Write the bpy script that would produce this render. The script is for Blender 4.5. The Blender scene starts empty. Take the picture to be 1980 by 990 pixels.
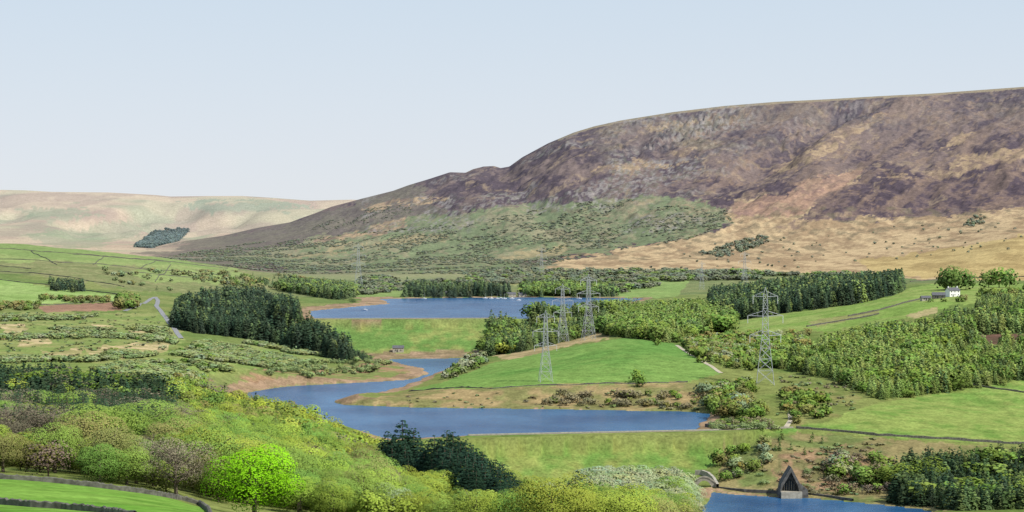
import bpy, math, numpy as np
from mathutils import Vector
rng=np.random.default_rng(7)
F=4466.0; HZ=450.0; H=110.0
# ---------------------------------------------------------------- helpers
def pchip(x,Y,xn):
    x=np.asarray(x,float); Y=np.asarray(Y,float)
    h=np.diff(x)[:,None]; dl=np.diff(Y,axis=0)/h
    m=np.zeros_like(Y); a=dl[:-1]; b=dl[1:]
    ok=a*b>0; w1=2*h[1:]+h[:-1]; w2=h[1:]+2*h[:-1]
    with np.errstate(all='ignore'):
        mm=(w1+w2)/(w1/np.where(ok,a,1)+w2/np.where(ok,b,1))
    m[1:-1]=np.where(ok,mm,0); m[0]=dl[0]; m[-1]=dl[-1]
    i=np.clip(np.searchsorted(x,xn)-1,0,len(x)-2)
    hh=(x[i+1]-x[i])[:,None]; t=np.clip((xn-x[i])[:,None]/hh,0,1)
    return ((2*t**3-3*t**2+1)*Y[i]+(t**3-2*t**2+t)*hh*m[i]+(-2*t**3+3*t**2)*Y[i+1]+(t**3-t**2)*hh*m[i+1])
def vnoise(x,y,seed=0):
    xi=np.floor(x).astype(np.int64); yi=np.floor(y).astype(np.int64)
    fx=x-xi; fy=y-yi; fx=fx*fx*(3-2*fx); fy=fy*fy*(3-2*fy)
    def hs(a,b):
        n=(a*374761393+b*668265263+seed*974711)&0x7fffffff
        n=((n^(n>>13))*1274126177)&0x7fffffff
        n=(n^(n>>16))&0xffff
        return n/65535.0
    return (hs(xi,yi)*(1-fx)+hs(xi+1,yi)*fx)*(1-fy)+(hs(xi,yi+1)*(1-fx)+hs(xi+1,yi+1)*fx)*fy
def fbm(x,y,seed=0,o=4):
    s=0;a=.5;t=0
    for k in range(o):
        s=s+a*vnoise(x*2**k+k*17.3,y*2**k-k*9.1,seed+k); t+=a; a*=.55
    return s/t
def sst(a,b,x):
    t=np.clip((x-a)/(b-a),0,1); return t*t*(3-2*t)
def inpoly(px,py,poly):
    r=np.zeros(px.shape,bool); n=len(poly)
    for i in range(n):
        x1,y1=poly[i]; x2,y2=poly[(i+1)%n]
        if y1==y2: continue
        c=((y1>py)!=(y2>py))&(px<(x2-x1)*(py-y1)/(y2-y1)+x1)
        r^=c
    return r
def polydist(px,py,poly,closed=True):
    d=np.full(px.shape,1e9); n=len(poly)
    for i in range(n if closed else n-1):
        x1,y1=poly[i]; x2,y2=poly[(i+1)%n]
        dx,dy=x2-x1,y2-y1; L=dx*dx+dy*dy+1e-9
        t=np.clip(((px-x1)*dx+(py-y1)*dy)/L,0,1)
        d=np.minimum(d,np.hypot(px-x1-t*dx,py-y1-t*dy))
    return d
def lin(c,k=1.0):
    return np.array([(v/255.0)**2.2*k for v in c])
# ---------------------------------------------------------------- terrain table
C=[-250,0,150,300,450,600,750,900,1050,1200,1350,1500,1650,1800,1980,2230]
T={
30:[1200]*16,
100:[1120]*16,
200:[1030,1030,1032,1037,1047,1062,1080,1090,1100,1105,1110,1110,1110,1110,1110,1110],
300:[968,972,980,990,1005,1022,1045,1060,1070,1080,1090,1100,1100,1100,1100,1100],
400:[915,922,935,958,992,1010,1030,1040,1045,1050,1060,1070,1080,1080,1080,1080],
500:[885,890,902,925,957,985,1010,1020,1025,1035,1045,1055,1060,1060,1060,1060],
650:[850,855,865,882,912,950,980,1000,1010,1020,1030,1040,1040,1040,1040,1040],
800:[820,825,830,845,870,907,950,975,990,1000,1010,1020,1020,1020,1020,1020],
1000:[780,782,787,800,825,857,912,955,970,985,1000,1005,1005,1005,1005,1005],
1150:[752,755,758,770,792,822,880,945,955,957,962,965,965,965,962,960],
1250:[736,740,742,750,772,800,845,880,885,885,880,850,855,860,870,875],
1330:[722,725,728,735,752,778,800,815,815,815,815,805,808,818,830,838],
1450:[705,708,712,718,738,760,780,788,788,785,780,765,768,775,785,790],
1520:[698,700,702,708,728,748,765,752,741,738,740,742,738,740,742,742],
1650:[685,688,690,695,712,730,748,727,707,690,695,700,688,675,668,665],
1800:[668,670,672,680,697,715,725,705,680,656,670,660,645,622,612,602],
2000:[645,648,652,660,678,695,700,690,670,652,645,620,600,580,572,566],
2150:[625,628,632,642,660,680,680,680,668,645,628,602,586,566,560,555],
2250:[614,617,621,630,645,650,645,645,650,634,618,592,578,560,555,550],
2500:[588,590,592,599,617,612,606,606,612,612,600,575,566,553,549,545],
2800:[555,558,562,573,588,590,590,590,592,592,584,563,558,550,546,541],
3050:[525,530,535,548,566,574,574,573,573,573,570,556,552,547,543,538],
3400:[490,495,503,520,542,560,565,560,558,554,552,550,546,538,525,515],
3800:[470,472,482,498,519,540,548,543,540,535,530,530,525,510,475,462],
4400:[480,482,489,502,522,528,524,518,512,508,502,495,485,470,440,425],
5000:[480,482,488,498,508,505,495,482,470,455,440,425,412,398,375,360],
5600:[476,478,486,492,490,480,460,435,412,390,368,348,330,315,290,280],
6200:[470,474,482,484,470,447,415,380,335,300,285,270,255,245,228,215],
6600:[466,470,478,479,458,428,388,346,295,255,240,227,213,196,180,165],
6800:[464,468,475,474,452,415,372,330,282,233,210,197,189,179,168,155],
7600:[464,468,474,473,460,425,382,340,292,243,220,207,199,189,178,165],
9000:[440,446,452,455,448,440,430,380,340,290,270,260,250,240,230,220],
10500:[402,408,412,415,412,410,410,390,360,330,310,300,290,280,270,260],
12500:[367,368,371,377,380,385,389,389,380,370,360,350,340,330,320,310],
15000:[375,376,379,383,386,390,393,395,395,390,390,380,380,370,360,350],
26000:[400]*16}
DS=np.array(sorted(T)); TB=np.array([T[d] for d in DS],float)
PX=np.concatenate([np.linspace(-1400,-160,32)[:-1],np.arange(-160,2141,2.75),np.linspace(2141,3400,32)[1:]])
def ramp(a,b,st): 
    n=max(2,int((math.log(b)-math.log(a))/st)); return list(np.linspace(math.log(a),math.log(b),n,endpoint=False))
S=np.array(ramp(30,250,.06)+ramp(250,1150,.0075)+ramp(1150,1290,.0028)+ramp(1290,2120,.0048)+ramp(2120,2270,.0035)+ramp(2270,4200,.0055)+ramp(4200,6900,.0024)+ramp(6900,13500,.007)+ramp(13500,26000,.08)+[math.log(26000)])
D=np.exp(S)
R1=pchip(np.log(DS),TB,S)
Cc=[-1400]+C+[3400]; R1=np.hstack([R1[:,:1],R1,R1[:,-1:]])
RW=pchip(Cc,R1.T,PX).T
core=(PX>=-160)&(PX<=2141)
k=np.exp(-np.linspace(-2,2,25)**2); k/=k.sum()
sm=np.apply_along_axis(lambda r:np.convolve(np.pad(r,12,mode='edge'),k,mode='valid'),1,RW)
RW[:,core]=sm[:,core]
SK=[(-1400,464),(300,474),(430,456),(500,440),(560,430),(610,412),(640,400),(700,384),(760,369),(790,358),(830,346),(870,333),(900,334),(915,327),(935,322),(955,321),(968,325),(985,322),(1010,304),(1060,277),(1110,256),(1150,244),(1200,233),(1300,217),(1400,205),(1500,197),(1600,192),(1700,186),(1800,181),(1980,168),(2230,155),(3400,150)]
skf=np.interp(PX,[p[0] for p in SK],[p[1] for p in SK])
i68=np.argmin(abs(D-6800))
dlt=skf-RW[i68]
w=np.where(S<math.log(6800),sst(math.log(5900),math.log(6750),S),1-sst(math.log(7600),math.log(9500),S))
RW+=w[:,None]*dlt[None,:]
FM=[(-1400,366),(0,367),(50,368),(100,371),(210,372),(300,377),(330,380),(400,379),(470,379),(520,382),(600,388),(680,386),(800,392),(3400,392)]
fmf=np.interp(PX,[p[0] for p in FM],[p[1] for p in FM]); i125=np.argmin(abs(D-12500))
w=sst(math.log(10500),math.log(12400),S)*(1-sst(math.log(13500),math.log(15000),S))
RW+=np.where(PX<820,1,0)[None,:]*w[:,None]*(fmf-RW[i125])[None,:]
Dg=D[:,None]*np.ones_like(RW); PXg=np.ones_like(RW)*PX[None,:]
Y=Dg; X=(PXg-990)*Dg/F
Z=H-(RW-HZ)*Dg/F
hm=sst(4300,5200,Y)*(1-sst(6550,6760,Y))*sst(350,800,PXg)
wx=fbm(X/300,Y/300,3,3)*160
g1=1-abs(2*fbm((X+wx)/260,Y/1300,11,3)-1)
g2=1-abs(2*fbm((X-Y*.35+wx)/80,Y/520,19,3)-1)
Z+=hm*(-(g1-.75)*38-(g2-.75)*13+(fbm(X/18,Y/26,5,4)-.5)*12)
cn=sst(.46,.6,fbm(X/90,Y/150,57,3))
cg=sst(6100,6400,Y)*(1-sst(6640,6770,Y))*sst(1120,1240,PXg)*(1-sst(1600,1720,PXg)*.8)*cn
Z+=cg*((fbm(X/13,Y/20,51,4)-.5)*36)
def U(px,row,d): return ((px-990)*d/F,d,H-(row-HZ)*d/F)
ln=[U(1700,205,6700)[:2],U(1600,260,6450)[:2],U(1500,322,6000)[:2],U(1420,380,5500)[:2],U(1400,430,5000)[:2]]
dd=polydist(X,Y,ln,False)
hm2=sst(5300,5900,Y)*(1-sst(6550,6760,Y))
Z-=hm2*42*np.exp(-(dd/85)**2)
ln2=[(a+120,b+40) for a,b in ln]; dd=polydist(X,Y,ln2,False); Z+=hm2*26*np.exp(-(dd/90)**2)
fm=sst(7800,9800,Y)*(1-sst(11000,12300,Y))
fr_=fbm(X/520,Y/1300,31,3)
Z-=fm*sst(.35,.7,fr_)*95
lm=sst(2200,2600,Y)*(1-sst(3700,4200,Y))*(1-sst(450,650,PXg))
Z+=lm*(fbm(X/160,Y/160,41,3)-.5)*7
Z+=sst(350,500,Y)*(1-sst(4000,4500,Y))*(fbm(X/45,Y/45,43,4)-.5)*3.0
# ---------------------------------------------------------------- lakes
def atz(poly,z):
    out=[]
    for px,row in poly:
        d=(H-z)*F/(row-HZ); out.append(((px-990)*d/F,d))
    return out
def rough(poly,amp,seed):
    out=[]; n=len(poly)
    for i in range(n-1):
        a=np.array(poly[i]);b=np.array(poly[i+1]); L=np.linalg.norm(b-a); m=max(1,int(L/14)); nrm=np.array([-(b-a)[1],(b-a)[0]])/(L+1e-9)
        for j in range(m):
            p=a+(b-a)*j/m; o=(float(fbm(p[0]/30,p[1]/30,seed,3))-.5)*amp if 0<j else 0
            out.append(tuple(p+nrm*o))
    out.append(tuple(poly[-1]))
    return out
L1=atz([(478,760),(520,752),(560,747),(650,742),(740,738),(785,735),(812,729),(828,721),(820,713),(780,705),(758,699),(752,695),(905,692.5),(912,697),(885,706),(862,714),(838,726),(800,741),(745,758),(700,768),(643,777),(665,783),(720,785),(800,788),(900,790),(1000,791),(1200,794),(1330,796),(1372,800),(1374,806),(1350,820),(1345,831)],0.)
L1r=rough(L1,9,61)+atz([(1340,833.5),(1130,837.5),(920,842.5)],0.)+atz([(760,850),(640,830),(560,808),(490,782),(465,768)],0.)
L2=atz([(598,606),(600,602),(640,598),(700,592),(755,588),(745,582),(735,578.5),(800,577),(1000,575),(1100,575.5),(1245,577),(1215,586),(1190,600),(1160,610),(1010,617.5)],25.)
L2r=rough(L2,10,67)+atz([(965,617.8),(800,618.5),(615,619.5)],25.)
L3=rough(atz([(1378,952),(1420,957),(1500,962),(1560,964),(1640,971),(1720,979),(1800,988),(1830,1010),(1800,1045),(1300,1045),(1345,990),(1372,968)],-22.),4,71)
LK=[(L1r,0.),(L2r,25.),(L3,-22.)]
lakedist=np.full(X.shape,1e9); inlake=np.zeros(X.shape,bool)
for poly,lv in LK:
    ys=[p[1] for p in poly]; xs=[p[0] for p in poly]
    rs=(D>min(ys)-120)&(D<max(ys)+120)
    idx=np.where(rs)[0]; a,b=idx[0],idx[-1]+1
    x=X[a:b];y=Y[a:b];z=Z[a:b]
    ins=inpoly(x,y,poly); dist=polydist(x,y,poly)
    zo=np.minimum(z,lv+.4+.32*dist+np.where(dist>80,999,0))
    zo=np.where(dist<40,np.maximum(zo,lv+.25+.05*dist),zo)
    Z[a:b]=np.where(ins,np.minimum(z,lv-.4-.15*dist),zo)
    lakedist[a:b]=np.minimum(lakedist[a:b],np.where(ins,0,dist)); inlake[a:b]|=ins
# ---------------------------------------------------------------- dams
dams=[([U(905,843,1233)[:2],U(1130,838,1248)[:2],U(1345,832,1262)[:2],U(1535,827,1282)[:2]],1.6,.40),
      ([U(600,619.5,2240)[:2],U(800,618.5,2243)[:2],U(975,617.5,2250)[:2]],26.6,.24)]
damface=np.zeros(X.shape,bool)
for ln,cz,sl in dams:
    (x0,y0),(x1,y1)=ln[0],ln[-1]
    rs=np.where((D>y0-140)&(D<y1+60))[0]; a,b=rs[0],rs[-1]+1
    x=X[a:b];y=Y[a:b]
    yl=np.interp(x,[p[0] for p in ln],[p[1] for p in ln])
    lat=np.maximum(0,np.maximum(x0-x,x-x1))
    q=yl-y
    prof=np.where(q>3,cz-(q-3)*sl,np.where(q<-4,cz-(-4-q)*.5,cz))-lat*.35
    dm=(prof>Z[a:b])&(lat<60)
    Z[a:b]=np.maximum(Z[a:b],np.where(lat<60,prof,-999)); damface[a:b]|=dm&(q>0)
ROW=HZ-(Z-H)*F/Dg
RUNMIN=np.minimum.accumulate(ROW,axis=0)
def height(x,y):
    x=np.asarray(x,float);y=np.asarray(y,float)
    px=990+x*F/y; s=np.log(y)
    i=np.clip(np.searchsorted(S,s)-1,0,len(S)-2); j=np.clip(np.searchsorted(PX,px)-1,0,len(PX)-2)
    u=np.clip((s-S[i])/(S[i+1]-S[i]),0,1); v=np.clip((px-PX[j])/(PX[j+1]-PX[j]),0,1)
    return (Z[i,j]*(1-u)*(1-v)+Z[i+1,j]*u*(1-v)+Z[i,j+1]*(1-u)*v+Z[i+1,j+1]*u*v)
def hit(px,row,dmin=200):
    j=int(np.clip(np.searchsorted(PX,px),0,len(PX)-1)); col=ROW[:,j]
    ok=np.where((D>dmin)&(col<=row))[0]
    if len(ok)==0: i=np.argmin(col)
    else: i=ok[0]
    if i>0 and col[i-1]>row:
        t=(col[i-1]-row)/(col[i-1]-col[i]+1e-9); d=D[i-1]+(D[i]-D[i-1])*t
    else: d=D[i]
    x=(px-990)*d/F
    return (x,d,float(height(x,d)))
# ---------------------------------------------------------------- ground colours
K=.74
def c(r,g,b): return lin((r,g,b),K)
col=np.zeros(X.shape+(3,)); 
nA=fbm(X/60,Y/60,101,4); nB=fbm(X/220,Y/220,103,4); nC=fbm(X/18,Y/18,107,4)
def mix(a,b,t): return a+(b-a)*t[...,None]
PW=PXg+(fbm(PXg/22,ROW/11,201,3)-.5)*34; RWw=ROW+(fbm(PXg/26,ROW/13,203,3)-.5)*16
hz_=sst(3800,4600,Y)
PW=PW+hz_*((fbm(X/120,Y/260,211,5)-.5)*70+(fbm(X/16,Y/30,213,3)-.5)*26); RWw=RWw+hz_*((fbm(X/140,Y/240,215,5)-.5)*28+(fbm(X/16,Y/30,217,3)-.5)*14)
PS=PXg+(fbm(PXg/22,ROW/11,205,3)-.5)*5; RS=ROW+(fbm(PXg/26,ROW/13,207,3)-.5)*3
def reg(poly,ca,cb,n=None,lo=.35,hi=.65,dmin=0,dmax=1e9,sharp=False,alpha=1.0):
    global col
    px,rw=(PS,RS) if sharp else (PW,RWw)
    m=inpoly(px,rw,poly)&(Y>=dmin)&(Y<=dmax)
    if n is None: n=nA
    t=sst(lo,hi,n[m])
    v=mix(ca,cb,t); col[m]=col[m]*(1-alpha)+v*alpha
def blend(w_,ca):
    global col
    col=mix(col,np.broadcast_to(ca,col.shape),w_)
ALL=[(-1500,-500),(3500,-500),(3500,1400),(-1500,1400)]
reg(ALL,c(114,134,70),c(138,146,84))
reg(ALL,c(136,142,90),c(118,132,80),dmin=3050,dmax=4600)
# far moor
reg(ALL,c(208,184,150),c(192,168,138),n=nB,dmin=4600)
reg(ALL,c(154,154,108),c(142,148,100),n=nB,dmin=3900,dmax=5200)
gM=sst(.47,.6,fbm(X/460,Y/800,113,3))
blend((Y>5200)*gM*.7,c(154,164,124))
blend((Y>7300)*sst(.48,.6,fbm(X/360,Y/900,117,3))*.5,c(220,200,160))
blend((Y>7300)*sst(.5,.62,fbm(X/170,Y/620,119,4))*.5,c(168,142,122))
reg([(330,402),(480,388),(600,396),(560,404),(420,412)],c(140,156,122),c(156,164,130),nB,dmin=8000,alpha=.75)
reg([(50,460),(230,425),(300,440),(200,478),(100,480)],c(146,158,114),c(166,164,128),nB,dmin=5500,alpha=.75)
reg([(20,408),(160,404),(200,414),(90,422)],c(146,158,118),c(162,164,128),nB,dmin=7500,alpha=.7)
# big hill
hn=fbm(X/90,Y/260,121,5); hf=fbm(X/11,Y/26,123,4); hst=fbm(X/34+Y/260,Y/110,125,5)
hillw=sst(4100,4700,Y)*(1-sst(7500,8200,Y))*sst(230,520,PXg+ (nB-.5)*120)
hc=mix(c(76,58,64),c(122,102,92),sst(.45,.57,.6*hn+.4*hf)); col=col*(1-hillw[...,None])+hc*hillw[...,None]
hillm=(Y>4300)&(Y<7900)&(PXg>250)
hh=.5*hn+.5*hf
reg([(250,500),(480,445),(640,400),(800,350),(880,420),(800,470),(600,500),(450,520)],c(126,118,94),c(104,94,82),hh,.42,.6,dmin=4300,dmax=7600,alpha=.8)
reg([(420,500),(600,462),(800,420),(1000,400),(1150,380),(1250,375),(1380,385),(1420,425),(1330,462),(1140,492),(900,530),(600,520)],c(120,134,88),c(146,142,104),hh,.42,.6,dmin=3600,dmax=6500,alpha=.92)
for pl in ([(700,470),(830,452),(860,462),(740,482)],[(950,500),(1080,480),(1110,492),(990,510)],[(560,492),(660,478),(680,486),(580,500)]):
    reg(pl,c(178,158,114),c(150,140,98),hf,dmin=4000,dmax=6500,alpha=.8)
reg([(1040,520),(1150,492),(1320,468),(1400,440),(1415,385),(1500,380),(1560,350),(1650,325),(1675,342),(1600,385),(1545,420),(1640,432),(1800,420),(2230,390),(2230,560),(1600,530),(1300,520)],c(206,178,132),c(168,140,102),.6*hst+.4*hf,.42,.6,dmin=3300,dmax=6600)
reg([(1410,392),(1500,378),(1560,350),(1650,326),(1670,340),(1600,385),(1530,412),(1430,420)],c(186,148,118),c(148,116,98),.5*hst+.5*hf,.42,.6,dmin=4300,dmax=6600)
reg([(1660,505),(1800,488),(1980,458),(2230,440),(2230,560),(1700,530)],c(206,180,118),c(180,154,98),hst,.4,.6,dmin=3100,dmax=4600)
for pl in ([(1780,335),(1880,300),(1990,280),(1990,300),(1900,325),(1800,350)],[(1810,290),(1850,262),(1900,250),(1880,270)],[(1650,355),(1760,335),(1780,345),(1680,372)],[(1880,350),(1960,325),(2010,322),(1920,358)],[(560,480),(650,455),(790,420),(800,430),(660,465)],[(1310,310),(1342,262),(1360,275),(1330,312)],[(690,395),(880,380),(880,388),(700,402)],[(1480,440),(1560,415),(1600,425),(1500,452)],[(1150,330),(1230,310),(1300,318),(1200,338)],[(1600,268),(1690,215),(1705,222),(1620,285),(1520,335),(1510,325)],[(1250,240),(1400,222),(1420,228),(1270,250)]):
    reg(pl,c(186,158,118),c(136,112,92),.4*hst+.6*hf,.42,.6,dmin=4000,dmax=7000,alpha=.9)
reg([(1530,430),(1600,370),(1700,345),(1800,350),(1990,310),(2200,300),(2200,400),(1900,400),(1700,425)],c(76,58,64),c(116,94,84),.5*hn+.5*hf,.45,.58,dmin=4000,dmax=7000)
thin=1-sst(0,.022,abs(fbm((X-Y*.4)/150+hf*.3,(X+Y)/520,127,4)-.5))
blend(hillm*thin*(PXg>900)*(ROW<420)*.65,c(170,146,112))
thin=1-sst(0,.02,abs(fbm((X-Y*.3)/90+hf*.3,(X+Y)/300,129,4)-.48))
blend(hillm*thin*(PXg>1300)*(ROW<430)*.6,c(160,130,100))
blend(hillm*sst(.54,.61,fbm((X-Y*.4)/30,(X+Y)/420,128,4))*(PXg>1350)*(ROW<410)*.45,c(148,122,98))
blend(hillm*(PXg>1050)*(ROW>400)*sst(.58,.66,fbm(X/20,Y/46,151,4))*.6,c(118,106,76))
rim=ROW-skf[None,:]
rk=sst(2,9,rim)*(1-sst(50,110,rim+80*(hn-.5)))*sst(1120,1220,PXg)*(1-sst(1600,1720,PXg)*.7)*((Y>5400)&(Y<6790))*(.35+.65*cn)
rkn=fbm(X/9,Y/24,131,4)
blend(rk*sst(.49,.59,rkn)*.65,c(156,146,136))
blend(rk*sst(.51,.6,fbm(X/11,Y/34,133,4))*.8,c(56,48,54))
blend(rk*sst(.5,.66,fbm(X/120,Y/200,135,4))*.45,c(146,130,92))
blend(((rim<4)&(rim>-10)&(Y>6600)&(Y<7900)&(PXg>1080))*.8,c(164,148,112))
bl=hillm*(PXg>700)*(1-sst(1400,1520,PXg))*(ROW<450)*sst(.44,.6,fbm(X/160,Y/300,139,3))
blend(bl*sst(.53,.61,fbm(X/8,Y/20,137,3))*.7,c(156,148,140))
blend(bl*sst(.55,.66,fbm(X/10,Y/30,141,3))*.45,c(104,104,76))
# valley floor past far lake
reg([(680,600),(685,552),(790,545),(790,580)],c(132,156,86),c(144,164,94),dmin=3050,dmax=4200)
reg([(1185,580),(1320,572),(1335,535),(1290,532),(1200,560)],c(136,162,88),c(146,168,94),dmin=2900,dmax=4200)
reg([(940,548),(950,530),(1110,522),(1130,535),(1000,550)],c(172,166,110),c(156,160,100),dmin=3300,dmax=4700)
# left hillside
nM=.5*nA+.5*nC
reg([(-400,520),(-400,440),(150,478),(330,500),(470,520),(440,545),(330,550),(200,535),(0,520)],c(136,158,88),c(154,168,100),.5*nB+.5*nA,.42,.58,dmin=2600,dmax=4100)
reg([(-200,505),(100,505),(300,520),(560,528),(600,560),(400,568),(250,560),(0,520)],c(128,136,84),c(148,148,98),nM,.42,.58,dmin=2600,dmax=4200)
reg([(240,528),(330,520),(470,530),(430,548),(300,548)],c(138,158,88),c(148,164,96),nB,dmin=2600,dmax=4100)
reg([(-400,535),(0,540),(100,555),(235,572),(220,583),(80,588),(-400,585)],c(144,172,92),c(160,184,106),nM,.42,.58,dmin=2200,dmax=3500,sharp=True)
reg([(70,592),(150,588),(232,585),(235,600),(90,604)],c(174,138,110),c(162,126,102),dmin=2000,sharp=True)
reg([(-400,605),(330,605),(350,660),(250,725),(-400,735)],c(156,160,98),c(134,152,84),nM,.42,.58,dmin=1100,dmax=2600)
for pl in ([(160,675),(320,655),(325,675),(250,690),(180,695)],[(30,655),(90,650),(100,668),(40,672)],[(0,630),(40,625),(60,640),(10,645)],[(85,680),(150,672),(160,684),(90,692)],[(250,640),(310,636),(315,648),(255,652)],[(180,630),(220,626),(225,640),(185,642)]):
    reg(pl,c(212,190,142),c(170,162,108),nC,.4,.58,dmin=1100,dmax=2600)
reg([(250,742),(400,725),(560,712),(730,700),(800,712),(812,724),(780,735),(480,760),(300,765)],c(174,140,108),c(134,144,84),nC,.34,.52,dmin=1150,dmax=2200)
reg([(160,715),(300,690),(420,660),(600,672),(700,690),(560,712),(400,722),(200,735)],c(138,158,86),c(154,162,96),nM,.42,.58,dmin=1150,dmax=2300)
bk=np.where((Y>2200),34,np.where(PXg<840,15,9))
bm=(lakedist>0)&(lakedist<bk*(.5+nC))&(~damface)&(Y>1150)
bm&=~((Y>2200)&(PXg>760)&(lakedist>12))
tt=sst(.3,.7,nC); bc=mix(c(182,152,122),c(150,128,98),tt); col[bm]=bc[bm]
# peninsula
reg([(650,785),(790,752),(950,745),(1330,735),(1380,760),(1380,800),(1000,792)],c(140,138,88),c(174,152,108),nC,.4,.6,dmin=1400,dmax=1650)
reg([(950,692),(1085,652),(1165,635),(1200,652),(1090,674),(985,698)],c(200,176,130),c(166,150,106),nC,dmin=1600,dmax=2300)
reg([(790,755),(860,738),(950,703),(1090,673),(1200,654),(1260,654),(1312,668),(1395,722),(1330,738),(1230,741),(1100,743),(950,750)],c(110,150,74),c(130,162,84),.4*nB+.3*nA+.3*nC,.42,.6,dmin=1450,dmax=2100,sharp=True)
nd=.4*nA+.3*nC+.3*fbm(X/9,Y/9,161,3)
dfc=mix(c(112,146,72),c(150,158,88),sst(.44,.62,nd)); col[damface]=dfc[damface]
reg([(690,683),(800,679),(935,677),(935,694),(730,696)],c(176,148,118),c(144,128,94),nC,dmin=1950,dmax=2200)
# right
reg([(1400,645),(1400,612),(1560,590),(1740,560),(1830,545),(1990,545),(1990,575),(1840,590),(1700,625),(1600,640)],c(134,162,80),c(154,170,94),nM,.42,.6,dmin=1650,dmax=2900)
reg([(1560,622),(1700,600),(1700,606),(1580,632)],c(172,162,112),c(156,156,98),nB,dmin=1650,dmax=2900,sharp=True)
reg([(1750,610),(1815,592),(1815,604),(1770,616)],c(188,172,124),c(172,164,110),nB,dmin=1650,dmax=2900,sharp=True)
reg([(1540,825),(1600,810),(1700,780),(1870,752),(1990,728),(2200,720),(2200,870),(1990,862),(1700,846)],c(120,152,74),c(150,166,90),nd,.42,.6,dmin=1240,dmax=1650,sharp=True)
reg([(1490,780),(1560,715),(1680,770),(1620,805),(1530,830)],c(150,146,92),c(124,136,76),nC,dmin=1240,dmax=1650)
reg([(1400,870),(1480,850),(1560,838),(1720,850),(2000,868),(2200,880),(2200,1000),(1700,985),(1500,965),(1380,945)],c(154,142,98),c(122,134,80),nC,.4,.6,dmin=1080,dmax=1290)
reg([(1500,880),(1640,862),(1720,876),(1715,930),(1600,955),(1500,950)],c(160,132,102),c(128,124,84),.5*nC+.5*fbm(X/6,Y/6,163,3),.42,.56,dmin=1080,dmax=1290)
reg([(1820,655),(1900,645),(1990,645),(1990,668),(1850,662)],c(120,92,78),c(100,84,66),nC,dmin=1500)
reg([(-400,900),(0,925),(150,937),(300,957),(400,985),(430,1400),(-1500,1400)],c(108,154,62),c(130,168,76),nd,.4,.6,dmax=420,sharp=True)
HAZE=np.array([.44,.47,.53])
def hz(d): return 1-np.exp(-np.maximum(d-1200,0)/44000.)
col=mix(col,np.broadcast_to(HAZE,col.shape),hz(Y))  # aerial haze painted into the ground colour, stronger with distance
# ---------------------------------------------------------------- mesh builder
def mkmesh(name,V,Fq,colv=None,smooth=False,nrm=None):
    V=np.ascontiguousarray(V,dtype=np.float32); Fq=np.ascontiguousarray(Fq,dtype=np.int32)
    me=bpy.data.meshes.new(name); nf,k=Fq.shape
    me.vertices.add(len(V)); me.vertices.foreach_set('co',V.ravel())
    me.loops.add(nf*k); me.loops.foreach_set('vertex_index',Fq.ravel())
    me.polygons.add(nf); me.polygons.foreach_set('loop_start',np.arange(0,nf*k,k,dtype=np.int32))
    me.polygons.foreach_set('use_smooth',np.full(nf,smooth))
    if colv is not None:
        a=me.color_attributes.new('Col','FLOAT_COLOR','POINT')
        cc=np.ones((len(V),4),np.float32); cc[:,:3]=colv; a.data.foreach_set('color',cc.ravel())
    if nrm is not None:
        a=me.attributes.new('leafn','FLOAT_VECTOR','POINT'); a.data.foreach_set('vector',np.ascontiguousarray(nrm,dtype=np.float32).ravel())
    me.update(calc_edges=True); return me
COL=bpy.context.scene.collection
def addobj(name,me,mat=None,parent=None,loc=None,**kw):
    o=bpy.data.objects.new(name,me)
    if mat is not None and me is not None and len(me.materials)==0: me.materials.append(mat)
    COL.objects.link(o)
    if parent is not None: o.parent=parent
    if loc is not None: o.location=loc
    for k_,v in kw.items(): o[k_]=v
    return o
# ---------------------------------------------------------------- materials
def newmat(n):
    m=bpy.data.materials.new(n); m.use_nodes=True; nt=m.node_tree; b=nt.nodes['Principled BSDF']; return m,nt,b
def simple(n,rgb,rough=.8,var=.25,scale=1.0,spec=.2,metal=0):
    m,nt,b=newmat(n); N=nt.nodes; Lk=nt.links
    g=N.new('ShaderNodeNewGeometry'); no=N.new('ShaderNodeTexNoise'); no.inputs['Scale'].default_value=scale; no.inputs['Detail'].default_value=6
    Lk.new(g.outputs['Position'],no.inputs['Vector'])
    mr=N.new('ShaderNodeMapRange'); mr.inputs[1].default_value=.3; mr.inputs[2].default_value=.7; mr.inputs[3].default_value=1-var; mr.inputs[4].default_value=1+var
    Lk.new(no.outputs['Fac'],mr.inputs[0])
    mx=N.new('ShaderNodeVectorMath'); mx.operation='SCALE'; mx.inputs[0].default_value=rgb
    Lk.new(mr.outputs[0],mx.inputs['Scale']); Lk.new(mx.outputs[0],b.inputs['Base Color'])
    b.inputs['Roughness'].default_value=rough; b.inputs['Specular IOR Level'].default_value=spec; b.inputs['Metallic'].default_value=metal
    return m
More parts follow.
